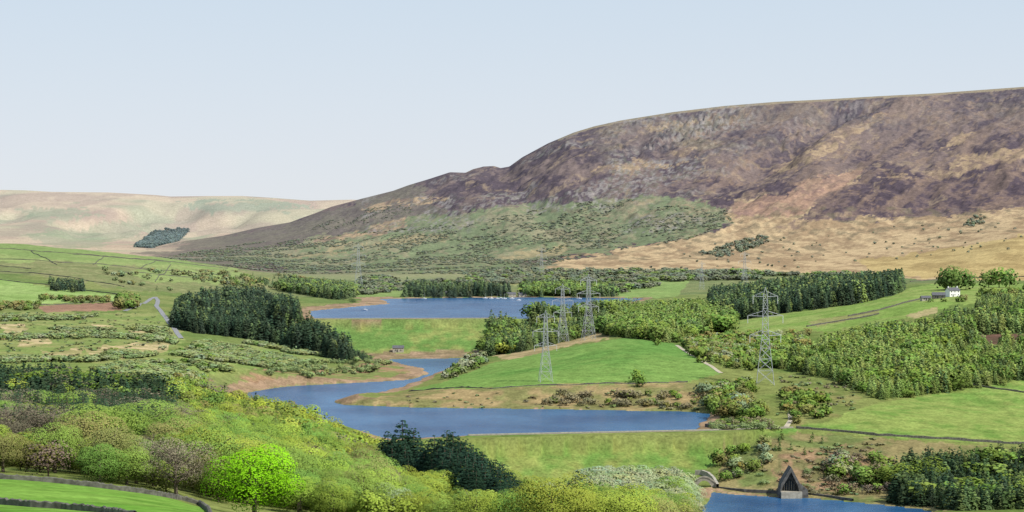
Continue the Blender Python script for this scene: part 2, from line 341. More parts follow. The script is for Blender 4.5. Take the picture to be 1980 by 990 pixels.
def terrain_mat():
    m,nt,b=newmat('moorland_and_pasture'); N=nt.nodes; Lk=nt.links
    at=N.new('ShaderNodeAttribute'); at.attribute_name='Col'
    g=N.new('ShaderNodeNewGeometry'); cur=at.outputs['Color']
    for sc,amt in ((.03,.10),(.12,.22),(.6,.34)):
        no=N.new('ShaderNodeTexNoise'); no.inputs['Scale'].default_value=sc; no.inputs['Detail'].default_value=5; no.inputs['Roughness'].default_value=.65
        Lk.new(g.outputs['Position'],no.inputs['Vector'])
        mr=N.new('ShaderNodeMapRange'); mr.inputs[1].default_value=.3; mr.inputs[2].default_value=.7; mr.inputs[3].default_value=1-amt; mr.inputs[4].default_value=1+amt
        Lk.new(no.outputs['Fac'],mr.inputs[0])
        mx=N.new('ShaderNodeVectorMath'); mx.operation='SCALE'; Lk.new(cur,mx.inputs[0]); Lk.new(mr.outputs[0],mx.inputs['Scale']); cur=mx.outputs[0]
    Lk.new(cur,b.inputs['Base Color']); b.inputs['Roughness'].default_value=1; b.inputs['Specular IOR Level'].default_value=0
    no=N.new('ShaderNodeTexNoise'); no.inputs['Scale'].default_value=.12; no.inputs['Detail'].default_value=7; Lk.new(g.outputs['Position'],no.inputs['Vector'])
    bp=N.new('ShaderNodeBump'); bp.inputs['Distance'].default_value=2.3; bp.inputs['Strength'].default_value=.5; Lk.new(no.outputs['Fac'],bp.inputs['Height']); Lk.new(bp.outputs[0],b.inputs['Normal'])
    return m
def foliage_mat():
    m,nt,b=newmat('foliage'); N=nt.nodes; Lk=nt.links
    at=N.new('ShaderNodeAttribute'); at.attribute_name='Col'
    oi=N.new('ShaderNodeObjectInfo')
    hs=N.new('ShaderNodeHueSaturation'); Lk.new(at.outputs['Color'],hs.inputs['Color'])
    mr=N.new('ShaderNodeMapRange'); mr.inputs[3].default_value=.48; mr.inputs[4].default_value=.52; Lk.new(oi.outputs['Random'],mr.inputs[0]); Lk.new(mr.outputs[0],hs.inputs['Hue'])
    mt=N.new('ShaderNodeMath'); mt.operation='MULTIPLY'; mt.inputs[1].default_value=7.31; Lk.new(oi.outputs['Random'],mt.inputs[0])
    fr=N.new('ShaderNodeMath'); fr.operation='FRACT'; Lk.new(mt.outputs[0],fr.inputs[0])
    m2=N.new('ShaderNodeMapRange'); m2.inputs[3].default_value=.74; m2.inputs[4].default_value=1.18; Lk.new(fr.outputs[0],m2.inputs[0]); Lk.new(m2.outputs[0],hs.inputs['Value'])
    an=N.new('ShaderNodeAttribute'); an.attribute_name='leafn'
    vt=N.new('ShaderNodeVectorTransform'); vt.vector_type='NORMAL'; vt.convert_from='OBJECT'; vt.convert_to='WORLD'; Lk.new(an.outputs['Vector'],vt.inputs[0])
    nn=N.new('ShaderNodeVectorMath'); nn.operation='NORMALIZE'; Lk.new(vt.outputs[0],nn.inputs[0])
    df=N.new('ShaderNodeBsdfDiffuse'); Lk.new(hs.outputs[0],df.inputs['Color']); Lk.new(nn.outputs[0],df.inputs['Normal'])
    tr=N.new('ShaderNodeBsdfTranslucent'); Lk.new(hs.outputs[0],tr.inputs['Color'])
    ms=N.new('ShaderNodeMixShader'); ms.inputs[0].default_value=.26; Lk.new(df.outputs[0],ms.inputs[1]); Lk.new(tr.outputs[0],ms.inputs[2])
    Lk.new(ms.outputs[0],N['Material Output'].inputs['Surface']); N.remove(b); return m
def water_mat():
    m,nt,b=newmat('rippled_water'); N=nt.nodes; Lk=nt.links
    g=N.new('ShaderNodeNewGeometry'); mp=N.new('ShaderNodeMapping'); mp.inputs['Scale'].default_value=(.014,.009,1); Lk.new(g.outputs['Position'],mp.inputs[0])
    no=N.new('ShaderNodeTexNoise'); no.inputs['Scale'].default_value=1; no.inputs['Detail'].default_value=8; no.inputs['Roughness'].default_value=.6; Lk.new(mp.outputs[0],no.inputs['Vector'])
    at=N.new('ShaderNodeAttribute'); at.attribute_name='shallow'
    sm_=N.new('ShaderNodeMath'); sm_.operation='MULTIPLY_ADD'; sm_.inputs[1].default_value=.12; Lk.new(at.outputs['Fac'],sm_.inputs[0]); Lk.new(no.outputs['Fac'],sm_.inputs[2])
    cr=N.new('ShaderNodeValToRGB'); cr.color_ramp.elements[0].position=.36; cr.color_ramp.elements[1].position=.72
    cr.color_ramp.elements[0].color=(.006,.052,.145,1); cr.color_ramp.elements[1].color=(.045,.14,.27,1); Lk.new(sm_.outputs[0],cr.inputs[0]); Lk.new(cr.outputs[0],b.inputs['Base Color'])
    b.inputs['Roughness'].default_value=.22; b.inputs['IOR'].default_value=1.2; b.inputs['Specular IOR Level'].default_value=.12
    n2=N.new('ShaderNodeTexNoise'); n2.inputs['Scale'].default_value=.35; n2.inputs['Detail'].default_value=4; Lk.new(g.outputs['Position'],n2.inputs['Vector'])
    bp=N.new('ShaderNodeBump'); bp.inputs['Distance'].default_value=.9; bp.inputs['Strength'].default_value=.7; Lk.new(n2.outputs['Fac'],bp.inputs['Height']); Lk.new(bp.outputs[0],b.inputs['Normal'])
    return m
MT=terrain_mat(); MF=foliage_mat(); MWt=water_mat()
MBARK=simple('bark',(.12,.095,.07),.9,.3,2)
MSTONE=simple('dry_stone',(.12,.115,.095),.9,.5,1.2)
MPALE=simple('pale_stone',(.38,.35,.28),.9,.25,.8)
MCREST=simple('crest_stone',(.20,.18,.13),.9,.3,.5)
MPATH=simple('gravel_path',(.46,.40,.29),.95,.2,.3)
MROAD=simple('asphalt_road',(.26,.26,.26),.8,.1,.3)
MSTEEL=simple('galvanised_steel',(.42,.44,.45),.6,.08,1,.3,.0)
MINS=simple('glass_insulator',(.6,.62,.6),.3,.05)
MWHITE=simple('white_render',(.82,.81,.78),.8,.05,.5)
MSLATE=simple('slate_roof',(.12,.12,.13),.7,.2,1)
MDARK=simple('dark_glass_and_shade',(.03,.035,.04),.2,.1)
MCONC=simple('weathered_concrete',(.12,.115,.105),.9,.5,.6)
MHULL=simple('boat_paint',(.8,.8,.8),.4,.03)
ns,npx=X.shape
ii=np.arange(ns*npx).reshape(ns,npx)
Fq=np.stack([ii[:-1,:-1],ii[:-1,1:],ii[1:,1:],ii[1:,:-1]],-1).reshape(-1,4)
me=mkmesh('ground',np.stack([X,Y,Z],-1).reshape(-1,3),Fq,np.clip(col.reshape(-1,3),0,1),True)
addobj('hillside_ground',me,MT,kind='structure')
for poly,lv in LK:
    P=np.array(poly); x0,y0=P.min(0)-4; x1,y1=P.max(0)+4
    st=4.0 if y1<1800 else 7.0
    gx=np.arange(x0,x1+st,st); gy=np.arange(y0,y1+st,st); GX,GY=np.meshgrid(gx,gy)
    ins=inpoly(GX,GY,poly); dist=polydist(GX,GY,poly)
    okv=ins|(dist<st*1.6)
    idm=np.arange(GX.size).reshape(GX.shape)
    cell=okv[:-1,:-1]&okv[:-1,1:]&okv[1:,1:]&okv[1:,:-1]
    Fw=np.stack([idm[:-1,:-1],idm[:-1,1:],idm[1:,1:],idm[1:,:-1]],-1)[cell]
    used=np.unique(Fw); remap=-np.ones(GX.size,int); remap[used]=np.arange(len(used))
    V=np.stack([GX.ravel()[used],GY.ravel()[used],np.full(len(used),lv)],-1)
    me=mkmesh('water',V,remap[Fw],None,True)
    a=me.attributes.new('shallow','FLOAT','POINT'); a.data.foreach_set('value',np.where(ins,np.exp(-dist/14.),1).ravel()[used].astype(np.float32))
    addobj('reservoir_water',me,MWt,kind='structure')
# ---------------------------------------------------------------- vegetation templates
tint={'vivid':(.31,.58,.02),'lime':(.34,.435,.07),'green':(.22,.34,.07),'olive':(.30,.30,.10),'brown':(.29,.25,.17),'sage':(.35,.42,.23),'larch':(.26,.38,.11),'midc':(.14,.225,.08),'darkc':(.052,.095,.05),'pine':(.028,.060,.036),'farg':(.24,.28,.165),'fard':(.16,.24,.21),'bush':(.27,.34,.14),'bushy':(.29,.26,.15),'scrub':(.31,.39,.16)}
def quads(P,Nn,sz,r,SN):
    n=len(P); a=r.normal(size=(n,3)); u=np.cross(Nn,a); u/=np.linalg.norm(u,axis=1)[:,None]+1e-9; v=np.cross(Nn,u)
    sx=(sz*r.uniform(.7,1.25,n))[:,None]; sy=(sz*r.uniform(.6,1.15,n))[:,None]
    V=np.stack([P-u*sx,P-v*sy*.9,P+u*sx*.9,P+v*sy],1).reshape(-1,3)
    SN=SN/np.linalg.norm(SN,axis=1)[:,None]
    return V,np.arange(4*n).reshape(-1,4),np.repeat(SN,4,0)
def crown_broad(n,seed,base,fill=1.4,sparse=False):
    r=np.random.default_rng(seed); nb=15
    bc=[];
    for i in range(nb):
        a=i*2.399+r.uniform(-.4,.4); t=(i+.5)/nb
        rad=.32*math.sin(math.acos(min(1,max(-1,1.55*t-.62))))*r.uniform(.8,1.15)
        bc.append((rad*math.cos(a),rad*math.sin(a),.22+.56*t+r.uniform(-.04,.04)))
    bc.append((0,0,.44)); nb+=1
    bc=np.array(bc); br=r.uniform(.13,.21,nb); br[-1]=.31
    bl=r.uniform(.88,1.12,nb)
    pr=br**2; pr/=pr.sum(); k_=r.choice(nb,n,p=pr); d=r.normal(size=(n,3)); d[:,2]+=.15; d/=np.linalg.norm(d,axis=1)[:,None]
    P=bc[k_]+d*br[k_][:,None]*(r.uniform(.9,1.04,n)[:,None])
    P[:,2]=np.maximum(P[:,2],.04)
    out=P-np.array([0,0,.36]); out/=np.linalg.norm(out,axis=1)[:,None]+1e-9
    SN=d*.7+out*1.0+np.array([0,0,.1])+r.normal(size=(n,3))*(.1 if not sparse else .35)
    Nn=d*.9+out*.3+r.normal(size=(n,3))*(.25 if not sparse else .5); Nn/=np.linalg.norm(Nn,axis=1)[:,None]
    sz=fill*.42*math.sqrt(3.2/n)
    V,Fc,SN=quads(P,Nn,sz,r,SN)
    lobe_light=np.clip((P-bc[k_])[:,2]/br[k_]*.5+.5,0,1)
    b=bl[k_]*r.uniform(.93,1.07,n)*(.44+.46*np.clip((P[:,2]-.1)/.65,0,1)+.3*lobe_light)  # self-shading painted into leaf colour: dark crown base and lobe undersides, bright tops
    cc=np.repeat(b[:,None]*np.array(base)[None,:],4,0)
    return V,Fc,cc,SN
def crown_con(n,seed,base,wid=.2,low=.12,fill=1.1,pw=.7,lo=.6):
    r=np.random.default_rng(seed); 
    t=1-np.sqrt(r.uniform(0,1,n)); t=low+(1-low)*t
    lay=np.round(t*14)/14; t=np.where(r.uniform(size=n)<.6,lay+r.normal(0,.008,n),t)
    t=np.clip(t,low,.985)
    a=r.uniform(0,6.283,n); lob=1+.22*np.sin(a*3+t*9+seed)+.15*np.sin(a*5-t*23)
    rad=wid*((1-t)/(1-low))**pw*lob*r.uniform(lo,1.05,n)+.006
    P=np.stack([rad*np.cos(a),rad*np.sin(a),t-rad*.25],-1)
    SN=np.stack([np.cos(a),np.sin(a),np.full(n,.75)],-1)+r.normal(size=(n,3))*.15
    Nn=SN+r.normal(size=(n,3))*.3; Nn/=np.linalg.norm(Nn,axis=1)[:,None]
    sz=fill*wid*.75*math.sqrt(3.4/n)*1.5
    V,Fc,SN=quads(P,Nn,sz,r,SN)
    b=r.uniform(.88,1.12,n)*(.7+.5*t); cc=np.repeat(b[:,None]*np.array(base)[None,:],4,0)  # crown shading painted into needle colour, darker low down, lighter at the tip
    return V,Fc,cc,SN
def tube(p,q,r0,r1,n=6):
    p=np.array(p,float);q=np.array(q,float);d=q-p;d/=np.linalg.norm(d); a=np.array([1,0,0]) if abs(d[0])<.8 else np.array([0,1,0])
    u=np.cross(d,a);u/=np.linalg.norm(u);v=np.cross(d,u); an=np.arange(n)*2*math.pi/n
    ring=np.cos(an)[:,None]*u+np.sin(an)[:,None]*v
    V=np.vstack([p+ring*r0,q+ring*r1]); Fc=[[i,(i+1)%n,n+(i+1)%n,n+i] for i in range(n)]
    return V,np.array(Fc)
def join(parts):
    Vs=[];Fs=[];o=0
    for V,Fc in parts: Vs.append(V);Fs.append(Fc+o);o+=len(V)
    return np.vstack(Vs),np.vstack(Fs)
def trunk_broad(seed,twigs=False):
    r=np.random.default_rng(seed); parts=[tube((0,0,-.05),(.01,0,.2),.028,.02),tube((.01,0,.2),(.0,.01,.5),.02,.013),tube((0,.01,.5),(.01,0,.78),.013,.004)]
    for i in range(26 if twigs else 8):
        a=r.uniform(0,6.28); z=r.uniform(.18,.6); L=r.uniform(.16,.32)
        e=(L*math.cos(a),L*math.sin(a),z+L*r.uniform(.5,1.1)); parts.append(tube((0,0,z),e,.009,.003,4))
        if twigs:
            for k_ in range(6):
                e2=(e[0]*1.15+r.normal(0,.06),e[1]*1.15+r.normal(0,.06),e[2]+abs(r.normal(.06,.04))); parts.append(tube(e,e2,.0035,.0012,4))
    return join(parts)
def trunk_con(seed):
    r=np.random.default_rng(seed); parts=[tube((0,0,-.04),(0,0,.5),.016,.010),tube((0,0,.5),(0,0,.97),.010,.002)]
    for i in range(10):
        a=r.uniform(0,6.28); z=r.uniform(.12,.7); L=.15*(1-z); parts.append(tube((0,0,z),(L*math.cos(a),L*math.sin(a),z-.01),.004,.0015,4))
    return join(parts)
TREES=[]
def scatter(poly,dmin,dmax,area,kinds,hr,wr=(.9,1.1),mask=None,clump=None):
    m=inpoly(PXg,ROW,poly)&(Y>=dmin)&(Y<=dmax)&(~inlake)&(lakedist>4)
    if mask is not None: m&=mask
    if clump is not None:
        m&=fbm(X/clump[0],Y/clump[0],int(clump[2]),3)>clump[1]
    i,j=np.where(m)
    if len(i)==0: return
    jj=np.clip(j,1,npx-2); i2=np.clip(i,1,ns-2)
    wgt=(PX[jj+1]-PX[jj-1])/2*D[i]/F*(D[i2+1]-D[i2-1])/2
    n=int(wgt.sum()/area)
    if n==0: return
    s=rng.choice(len(i),n,p=wgt/wgt.sum()); i=i2[s];j=jj[s]
    px=PX[j]+rng.uniform(-.5,.5,n)*(PX[j+1]-PX[j]); d=D[i]+rng.uniform(-.5,.5,n)*(D[i+1]-D[i])
    x=(px-990)*d/F; z=height(x,d)
    h=hr[0]+(hr[1]-hr[0])*np.clip(.5*rng.uniform(0,1,n)+.5*sst(.35,.65,fbm(x/35,d/35,77,2)),0,1)
    top=HZ-(z+h-H)*F/d; vis=top<RUNMIN[np.maximum(i-2,0),j]+4
    row=HZ-(z-H)*F/d
    vis&=~((abs(px-1480)<30)&(row>742)&(row<800)&(d>1200))
    vis&=~((px>725)&(px<825)&(top<892)&(d<760))
    vis&=~((px>=815)&(px<1010)&(top<940)&(d<660))
    if d.min()<800:
        keep=[];order=rng.permutation(n); rad=math.sqrt(area)*.82; cell={}
        for q in order:
            if d[q]>1200: keep.append(q); continue
            cx,cy=int(x[q]//rad),int(d[q]//rad); ok=True
            for a_ in (-1,0,1):
                for b_ in (-1,0,1):
                    for (x2,y2) in cell.get((cx+a_,cy+b_),()):
                        if (x2-x[q])**2+(y2-d[q])**2<rad*rad: ok=False
            if ok: cell.setdefault((cx,cy),[]).append((x[q],d[q])); keep.append(q)
        km=np.zeros(n,bool); km[keep]=True; vis&=km
    names=[k_[0] for k_ in kinds]; pr=np.array([k_[1] for k_ in kinds],float); pr/=pr.sum()
    kk=rng.choice(len(names),n,p=pr); wv=rng.uniform(wr[0],wr[1],n)
    if len(names)>1:
        cl=fbm(x/28,d/28,int(len(TREES))%97+5,2); cl=np.argsort(np.argsort(cl))/max(1,n-1); cum=np.cumsum(pr); kc=np.clip(np.searchsorted(cum,cl),0,len(names)-1)
        kk=np.where(rng.uniform(size=n)<.4,kc,kk)
    for q in np.where(vis)[0]:
        TREES.append((names[kk[q]],x[q],d[q],float(z[q])-.2,h[q],wv[q]))
def plant(kind,px,row,h,w=1.0,dmin=200,d=None):
    if d is None: x,y,z=hit(px,row,dmin)
    else: x=(px-990)*d/F; y=d; z=float(height(x,d))
    TREES.append((kind,x,y,z-.2,h,w))
# foreground woodland
scatter([(330,780),(430,792),(560,818),(660,862),(760,905),(900,955),(980,995),(1000,1060),(450,1020),(405,975),(330,955),(330,800)],450,1180,64,
 [('lime',5),('green',6),('olive',1.4),('brown',.8),('midc',.8)],(8,16),(.95,1.25))
scatter([(-150,885),(330,905),(330,955),(150,932),(-150,912)],415,560,42,[('olive',2.5),('green',2.5),('lime',1.2),('brown',1.2)],(6.5,9.5),(1.2,1.5))
scatter([(-150,742),(300,755),(345,790),(340,885),(-150,880)],620,1200,22,[('darkc',9),('green',.6),('brown',.2)],(9,15),(1.6,2.1))
scatter([(560,935),(1330,975),(1330,1100),(560,1100)],430,900,60,[('lime',5),('green',4),('sage',.6),('olive',1.2)],(7,12),(1.05,1.35))
scatter([(1140,950),(1310,930),(1335,960),(1325,1010),(1140,1030)],900,1170,45,[('sage',6),('green',.8)],(11,17),(1.0,1.3))
for a in (('vivid',492,0,13.6,1.28,396),('lime',1068,0,13,1.3,400),('lime',1205,0,11,1.3,400),('lime',1140,0,9,1.2,410),('olive',1265,0,9.5,1.2,410),('green',1000,0,10,1.25,420),('lime',920,0,10,1.2,420),('olive',160,0,13.5,1.25,455),('olive',215,0,11,1.25,430),('green',105,0,10.5,1.25,440),('brown',340,0,12,1.25,425),('brown',295,0,10.5,1.2,440),('olive',395,0,10,1.1,450),('brown',20,0,10,1.2,520),('green',420,0,8.5,1.2,440),('green',580,0,9,1.25,450),('green',650,0,9,1.25,440),('olive',610,0,10,1.2,480),('green',720,0,9,1.2,470),('lime',30,0,14,1.2,980),('lime',120,0,13,1.2,980),('lime',215,0,13,1.15,1010),('brown',35,0,12,1.2,640),('lime',590,0,15,1.15,640),('lime',680,0,13,1.15,600),('lime',540,0,16,1.1,740),('lime',620,0,15,1.1,820),('lime',430,0,16,1.1,860),('green',500,0,15,1.1,640),('lime',380,0,14,1.1,700)):
    plant(a[0],a[1],a[2],a[3],a[4],d=a[5])
for rep in range(2):
  for px,dd_,h in ((738,805,17),(750,790,21),(765,800,20),(778,780,26),(790,800,21),(800,770,24),(812,760,19),(783,760,19),(758,770,18),
  (828,745,21),(840,740,23),(852,735,22),(864,730,25),(876,720,25),(888,730,23),(900,715,23),(912,700,21),(922,700,20),(934,690,19),(946,690,17),(958,680,16),(972,665,16),(988,655,14),(1005,650,12),
  (845,715,19),(860,705,21),(875,700,20),(890,690,21),(905,680,19),(918,670,18),(932,660,17),(948,655,15),(962,645,15),(980,640,13),(998,640,11),(870,680,18),(885,672,18),(900,660,17),(915,652,16),(855,690,16),(835,720,17),(820,745,17)):
    plant('pine',px+rep*6,0,h*(1-.14*rep),1.9,d=dd_-rep*9)
for px,dd_,h in ((655,800,14),(712,820,14),(700,810,12)): plant('pine',px,0,h,1.3,d=dd_)
# right of near dam
scatter([(1725,925),(1800,895),(2100,880),(2100,1000),(1830,985),(1725,975)],1080,1260,14,[('midc',3),('darkc',5),('green',.5)],(6,15),(1.4,2.1))
scatter([(1380,885),(1480,855),(1500,900),(1400,930)],1100,1260,60,[('green',2),('sage',1),('olive',1)],(5,10),(1.1,1.3))
scatter([(1590,880),(1720,880),(1730,965),(1610,955)],1100,1260,60,[('brown',2),('sage',1),('green',1.5)],(5,11),(1.1,1.4))
scatter([(1390,870),(1700,850),(1750,960),(1490,955)],1100,1270,50,[('bush',3),('bushy',3)],(1.0,2.8),(1.1,1.8))
scatter([(1480,845),(1600,845),(1600,885),(1480,890)],1100,1280,160,[('midc',1)],(4,7),(1.2,1.4))
# plantation right
PLR=[(1420,712),(1560,690),(1640,660),(1830,640),(1850,665),(1990,672),(2130,660),(2130,720),(1980,738),(1860,755),(1700,775),(1610,735),(1500,712)]
scatter(PLR,1380,2000,15,[('larch',8),('midc',1.6),('green',1),('darkc',.2)],(6,15),(1.1,1.6),clump=(38,.35,331))
scatter([(1650,650),(1800,630),(1850,612),(2130,595),(2130,640),(1990,645),(1850,650),(1700,655)],1600,2200,17,[('larch',4),('midc',3),('darkc',1.5),('green',1)],(5,16),(1.1,1.5),clump=(38,.36,333))
scatter([(1880,612),(1900,590),(2130,582),(2130,600)],1600,2300,18,[('larch',3),('midc',3)],(8,13),(1,1.35))
scatter([(1320,665),(1420,650),(1560,650),(1560,690),(1440,720),(1350,700)],1450,2000,34,[('green',4),('olive',2),('sage',1),('larch',3)],(5,9),(1.1,1.35))
scatter([(1350,760),(1430,730),(1500,760),(1500,812),(1380,808)],1290,1500,48,[('green',3),('olive',2),('sage',1)],(5,11),(1.1,1.3))
scatter([(1500,760),(1600,765),(1600,815),(1530,822)],1270,1500,70,[('green',3),('olive',1)],(4,7),(1.1,1.3))
scatter([(1500,720),(1650,745),(1650,800),(1500,820)],1270,1560,90,[('bush',3),('bushy',2)],(1.2,2.5),(1,1.4))
scatter([(1360,808),(1440,812),(1500,820),(1500,832),(1380,832)],1255,1330,40,[('bush',2),('green',1),('bushy',1)],(2,4),(1,1.4))
scatter([(1040,765),(1240,762),(1380,770),(1380,790),(1040,785)],1410,1540,85,[('bushy',2),('olive',1),('green',1)],(3,5.5),(1,1.3))
scatter([(700,770),(1040,755),(1380,755),(1380,796),(700,785)],1410,1560,160,[('bushy',2),('bush',1)],(1,2.4),(1,1.5))
plant('green',1232,741,10,1.0); plant('green',1240,748,8,1.0); plant('green',1270,668,6,1.1)
scatter([(1370,612),(1440,618),(1560,600),(1660,588),(1745,566),(1745,553),(1600,562),(1370,586)],1900,2900,28,[('darkc',6),('midc',2),('larch',.8)],(12,23),(1,1.5))
scatter([(1165,648),(1300,664),(1412,640),(1412,606),(1330,600),(1170,606)],1800,2500,30,[('larch',6),('green',2.5),('midc',1)],(9,18),(1.1,1.5))
scatter([(940,690),(1010,680),(1120,655),(1168,640),(1168,610),(1050,612),(950,632)],1820,2400,28,[('midc',6),('green',1),('darkc',1),('larch',1)],(10,18),(1.1,1.5))
plant('lime',972,685,12,1.2); plant('lime',985,683,9,1.2)
scatter([(850,735),(900,700),(935,690),(940,705),(870,735)],1600,2050,120,[('sage',2),('green',1)],(5,8),(1,1.3))
# left plantation
scatter([(332,632),(342,606),(380,590),(440,580),(510,584),(560,602),(620,650),(675,690),(660,698),(560,672),(470,654),(380,645)],1700,2900,24,[('darkc',6),('midc',1)],(10,23),(1.2,1.7))
scatter([(550,605),(600,628),(645,660),(680,694),(640,690),(570,650)],1700,2900,14,[('darkc',6),('midc',1)],(8,14),(1.2,1.7))
scatter([(640,668),(690,685),(720,698),(660,700)],1700,2400,18,[('darkc',4),('midc',1)],(4,7),(1.2,1.6))
scatter([(535,562),(650,580),(685,576),(685,558),(560,545)],2600,3500,50,[('midc',4),('green',1),('darkc',3)],(12,18),(1.1,1.5))
# left scrub
ROADL=(PXg>235)&(PXg<372)&(ROW>570)&(ROW<672)&(abs(PXg-np.interp(ROW,[572,592,612,632,655,672],[300,292,318,335,350,356]))<14)
scatter([(-150,612),(330,612),(360,650),(300,690),(-150,730)],1150,2500,36,[('scrub',7),('green',.5),('sage',1.2),('larch',.8)],(2,5),(1.6,2.4),mask=~ROADL,clump=(120,.52,301))
scatter([(-150,605),(340,605),(360,660),(-150,735)],1150,2600,360,[('bush',4),('bushy',1)],(1,2.0),(1.2,2),mask=~ROADL)
scatter([(170,715),(330,690),(400,655),(600,675),(700,690),(560,708),(400,722),(200,738)],1250,2300,28,[('scrub',7),('sage',1),('green',.8),('larch',.8)],(2,5),(1.6,2.4),clump=(100,.45,303))
scatter([(255,755),(400,735),(390,760),(270,770)],1150,1700,50,[('green',2),('olive',1),('sage',1)],(5,9),(1,1.3))
scatter([(480,730),(560,708),(700,697),(760,703),(720,720),(600,735)],1450,2100,110,[('bush',3),('scrub',3)],(2,6),(1,1.3))
scatter([(-150,590),(75,590),(75,600),(-150,605)],1900,2800,90,[('olive',2),('green',1)],(5,8),(1,1.3))
scatter([(95,562),(165,565),(160,550),(95,548)],2500,3100,45,[('darkc',3),('midc',1)],(9,12),(1,1.5))
scatter([(70,583),(210,588),(215,580),(80,577)],2200,3000,110,[('olive',2),('green',1)],(5,8),(1,1.3))
scatter([(225,600),(262,600),(262,578),(235,578)],2200,2900,60,[('olive',2),('green',2)],(9,14),(1,1.3))
scatter([(180,520),(560,530),(600,560),(400,575),(250,560)],2500,3900,420,[('scrub',3),('olive',2),('sage',1),('midc',.5)],(4,8),(1.1,1.5),mask=~ROADL,clump=(120,.5,307))
scatter([(430,532),(530,535),(640,545),(560,560),(450,556)],2900,4200,260,[('midc',3),('green',1),('olive',1)],(6,10),(1.1,1.4),clump=(150,.5,309))
# round far water
scatter([(778,578),(995,576),(985,568),(790,566)],3000,3500,60,[('darkc',4),('midc',3)],(14,21),(1,1.6))
scatter([(1010,574),(1190,574),(1190,562),(1015,562)],3000,3600,75,[('darkc',1.5),('midc',3),('green',2)],(12,19),(1,1.4))
scatter([(1180,572),(1330,545),(1480,545),(1640,540),(1640,528),(1300,528),(1190,552)],2900,4500,280,[('midc',.7),('green',2),('farg',5)],(6,11),(1.4,2),clump=(120,.45,311))
scatter([(690,575),(790,560),(1100,548),(1330,545),(1330,525),(1000,522),(700,535)],3050,4700,300,[('farg',6),('midc',.3),('green',1)],(5,9),(1.4,2.1),clump=(140,.46,313))
# far hillside woods
scatter([(300,500),(480,470),(600,462),(700,450),(900,432),(1100,395),(1180,378),(1390,385),(1418,430),(1330,465),(1150,492),(1050,515),(900,530),(560,530)],4000,6700,140,[('farg',6),('scrub',.6)],(1.6,3.6),(2,3),clump=(90,.46,315))
scatter([(620,430),(700,405),(800,395),(800,420),(700,440),(600,445)],4800,7000,300,[('farg',1)],(2,4),(1.4,2),clump=(120,.45,319))
scatter([(1350,490),(1480,455),(1490,470),(1400,500)],3600,5200,170,[('farg',4),('midc',.3)],(5,9),(1.1,1.6))
scatter([(1250,520),(1300,480),(1700,440),(1980,420),(1990,480),(1600,520)],3500,5600,6200,[('farg',3)],(3,6),(1,1.5))
scatter([(1860,435),(1900,412),(1910,430),(1880,440)],3800,5600,170,[('farg',3)],(6,8),(1,1.3))
scatter([(258,478),(300,446),(370,441),(345,466),(290,480)],5500,13000,80,[('fard',1)],(6,9),(4,6))
for a in (('green',1828,560,22,1.0),('green',1848,560,25,1.0),('green',1868,560,21,1.0),('green',1840,562,20,1.0),('green',1912,556,20,1.0),('green',1932,556,23,1.0),('green',1952,556,20,1.0)):
    plant(*a,dmin=2150)
scatter([(1865,575),(1990,560),(1990,572),(1880,582)],1900,2500,200,[('green',2),('olive',1)],(4,8),(1,1.3))
plant('olive',1864,583,7,1.3,dmin=1700); plant('green',1800,584,3.5,1.6,dmin=1700); plant('green',1826,584,4,1.5,dmin=1700); plant('green',1857,584,6,1.3,dmin=1700)
broadk={'vivid','lime','green','olive','brown','sage','farg','scrub'}; conk={'larch','midc','darkc','pine','fard'}
lab={'vivid':'large rounded broadleaf tree in vivid lime green leaf','lime':'broadleaf tree in fresh lime green spring leaf','green':'rounded mid green broadleaf tree in full leaf','olive':'olive brown broadleaf tree just coming into leaf','brown':'nearly bare brown twiggy tree with budding branches','sage':'pale grey green willow tree with bushy crown','larch':'young light green larch tree in a plantation','midc':'mid green conical conifer tree in a plantation','darkc':'dark green spruce tree in a dense stand','pine':'tall dark green pine tree with irregular crown','farg':'small dull green hillside tree','fard':'dark bluish conifer tree','bush':'low green bush on rough grass','bushy':'low brown green scrub bush on rough ground','scrub':'small pale green birch tree on rough grass'}
def crown(kind,n,seed):
    if kind=='brown': return crown_broad(int(n*.6),seed,tint[kind],.85,True)
    if kind in ('bush','bushy'):
        V,Fc,cc,SN=crown_broad(n,seed,tint[kind],1.2); V=V*np.array([1.7,1.7,1]); V[:,2]=(V[:,2]-.05)*1.1; return V,Fc,cc,SN
    if kind in broadk: return crown_broad(n,seed,tint[kind])
    if kind=='pine': return crown_con(n,seed,tint[kind],.18,.02,2.0,.65,.8)
    if kind=='larch': return crown_con(n,seed,tint[kind],.20,.05,1.35,.65)
    return crown_con(n,seed,tint[kind],.17 if kind=='darkc' else .19,.05,1.45)
def wfac(kind): return 1.1 if kind in broadk else 1.0
def big(t): return t[4]/t[2]
groups={'b':[t for t in TREES if t[0] in broadk],'c':[t for t in TREES if t[0] in conk],'s':[t for t in TREES if t[0] in('bush','bushy')]}
ind=[];stuff={}
for g,lst in groups.items():
    def inframe(t): px=990+t[1]*F/t[2]; rt=HZ-(t[3]+t[4]-H)*F/t[2]; return -20<px<2000 and rt<985
    vis=sorted([t for t in lst if inframe(t)],key=lambda t:-big(t)); rest=[t for t in lst if not inframe(t)]
    N_=290 if g!='s' else 200
    ind+= [(g,t) for t in vis[:N_]]; stuff[g]=vis[N_:]+rest
tmpl={}
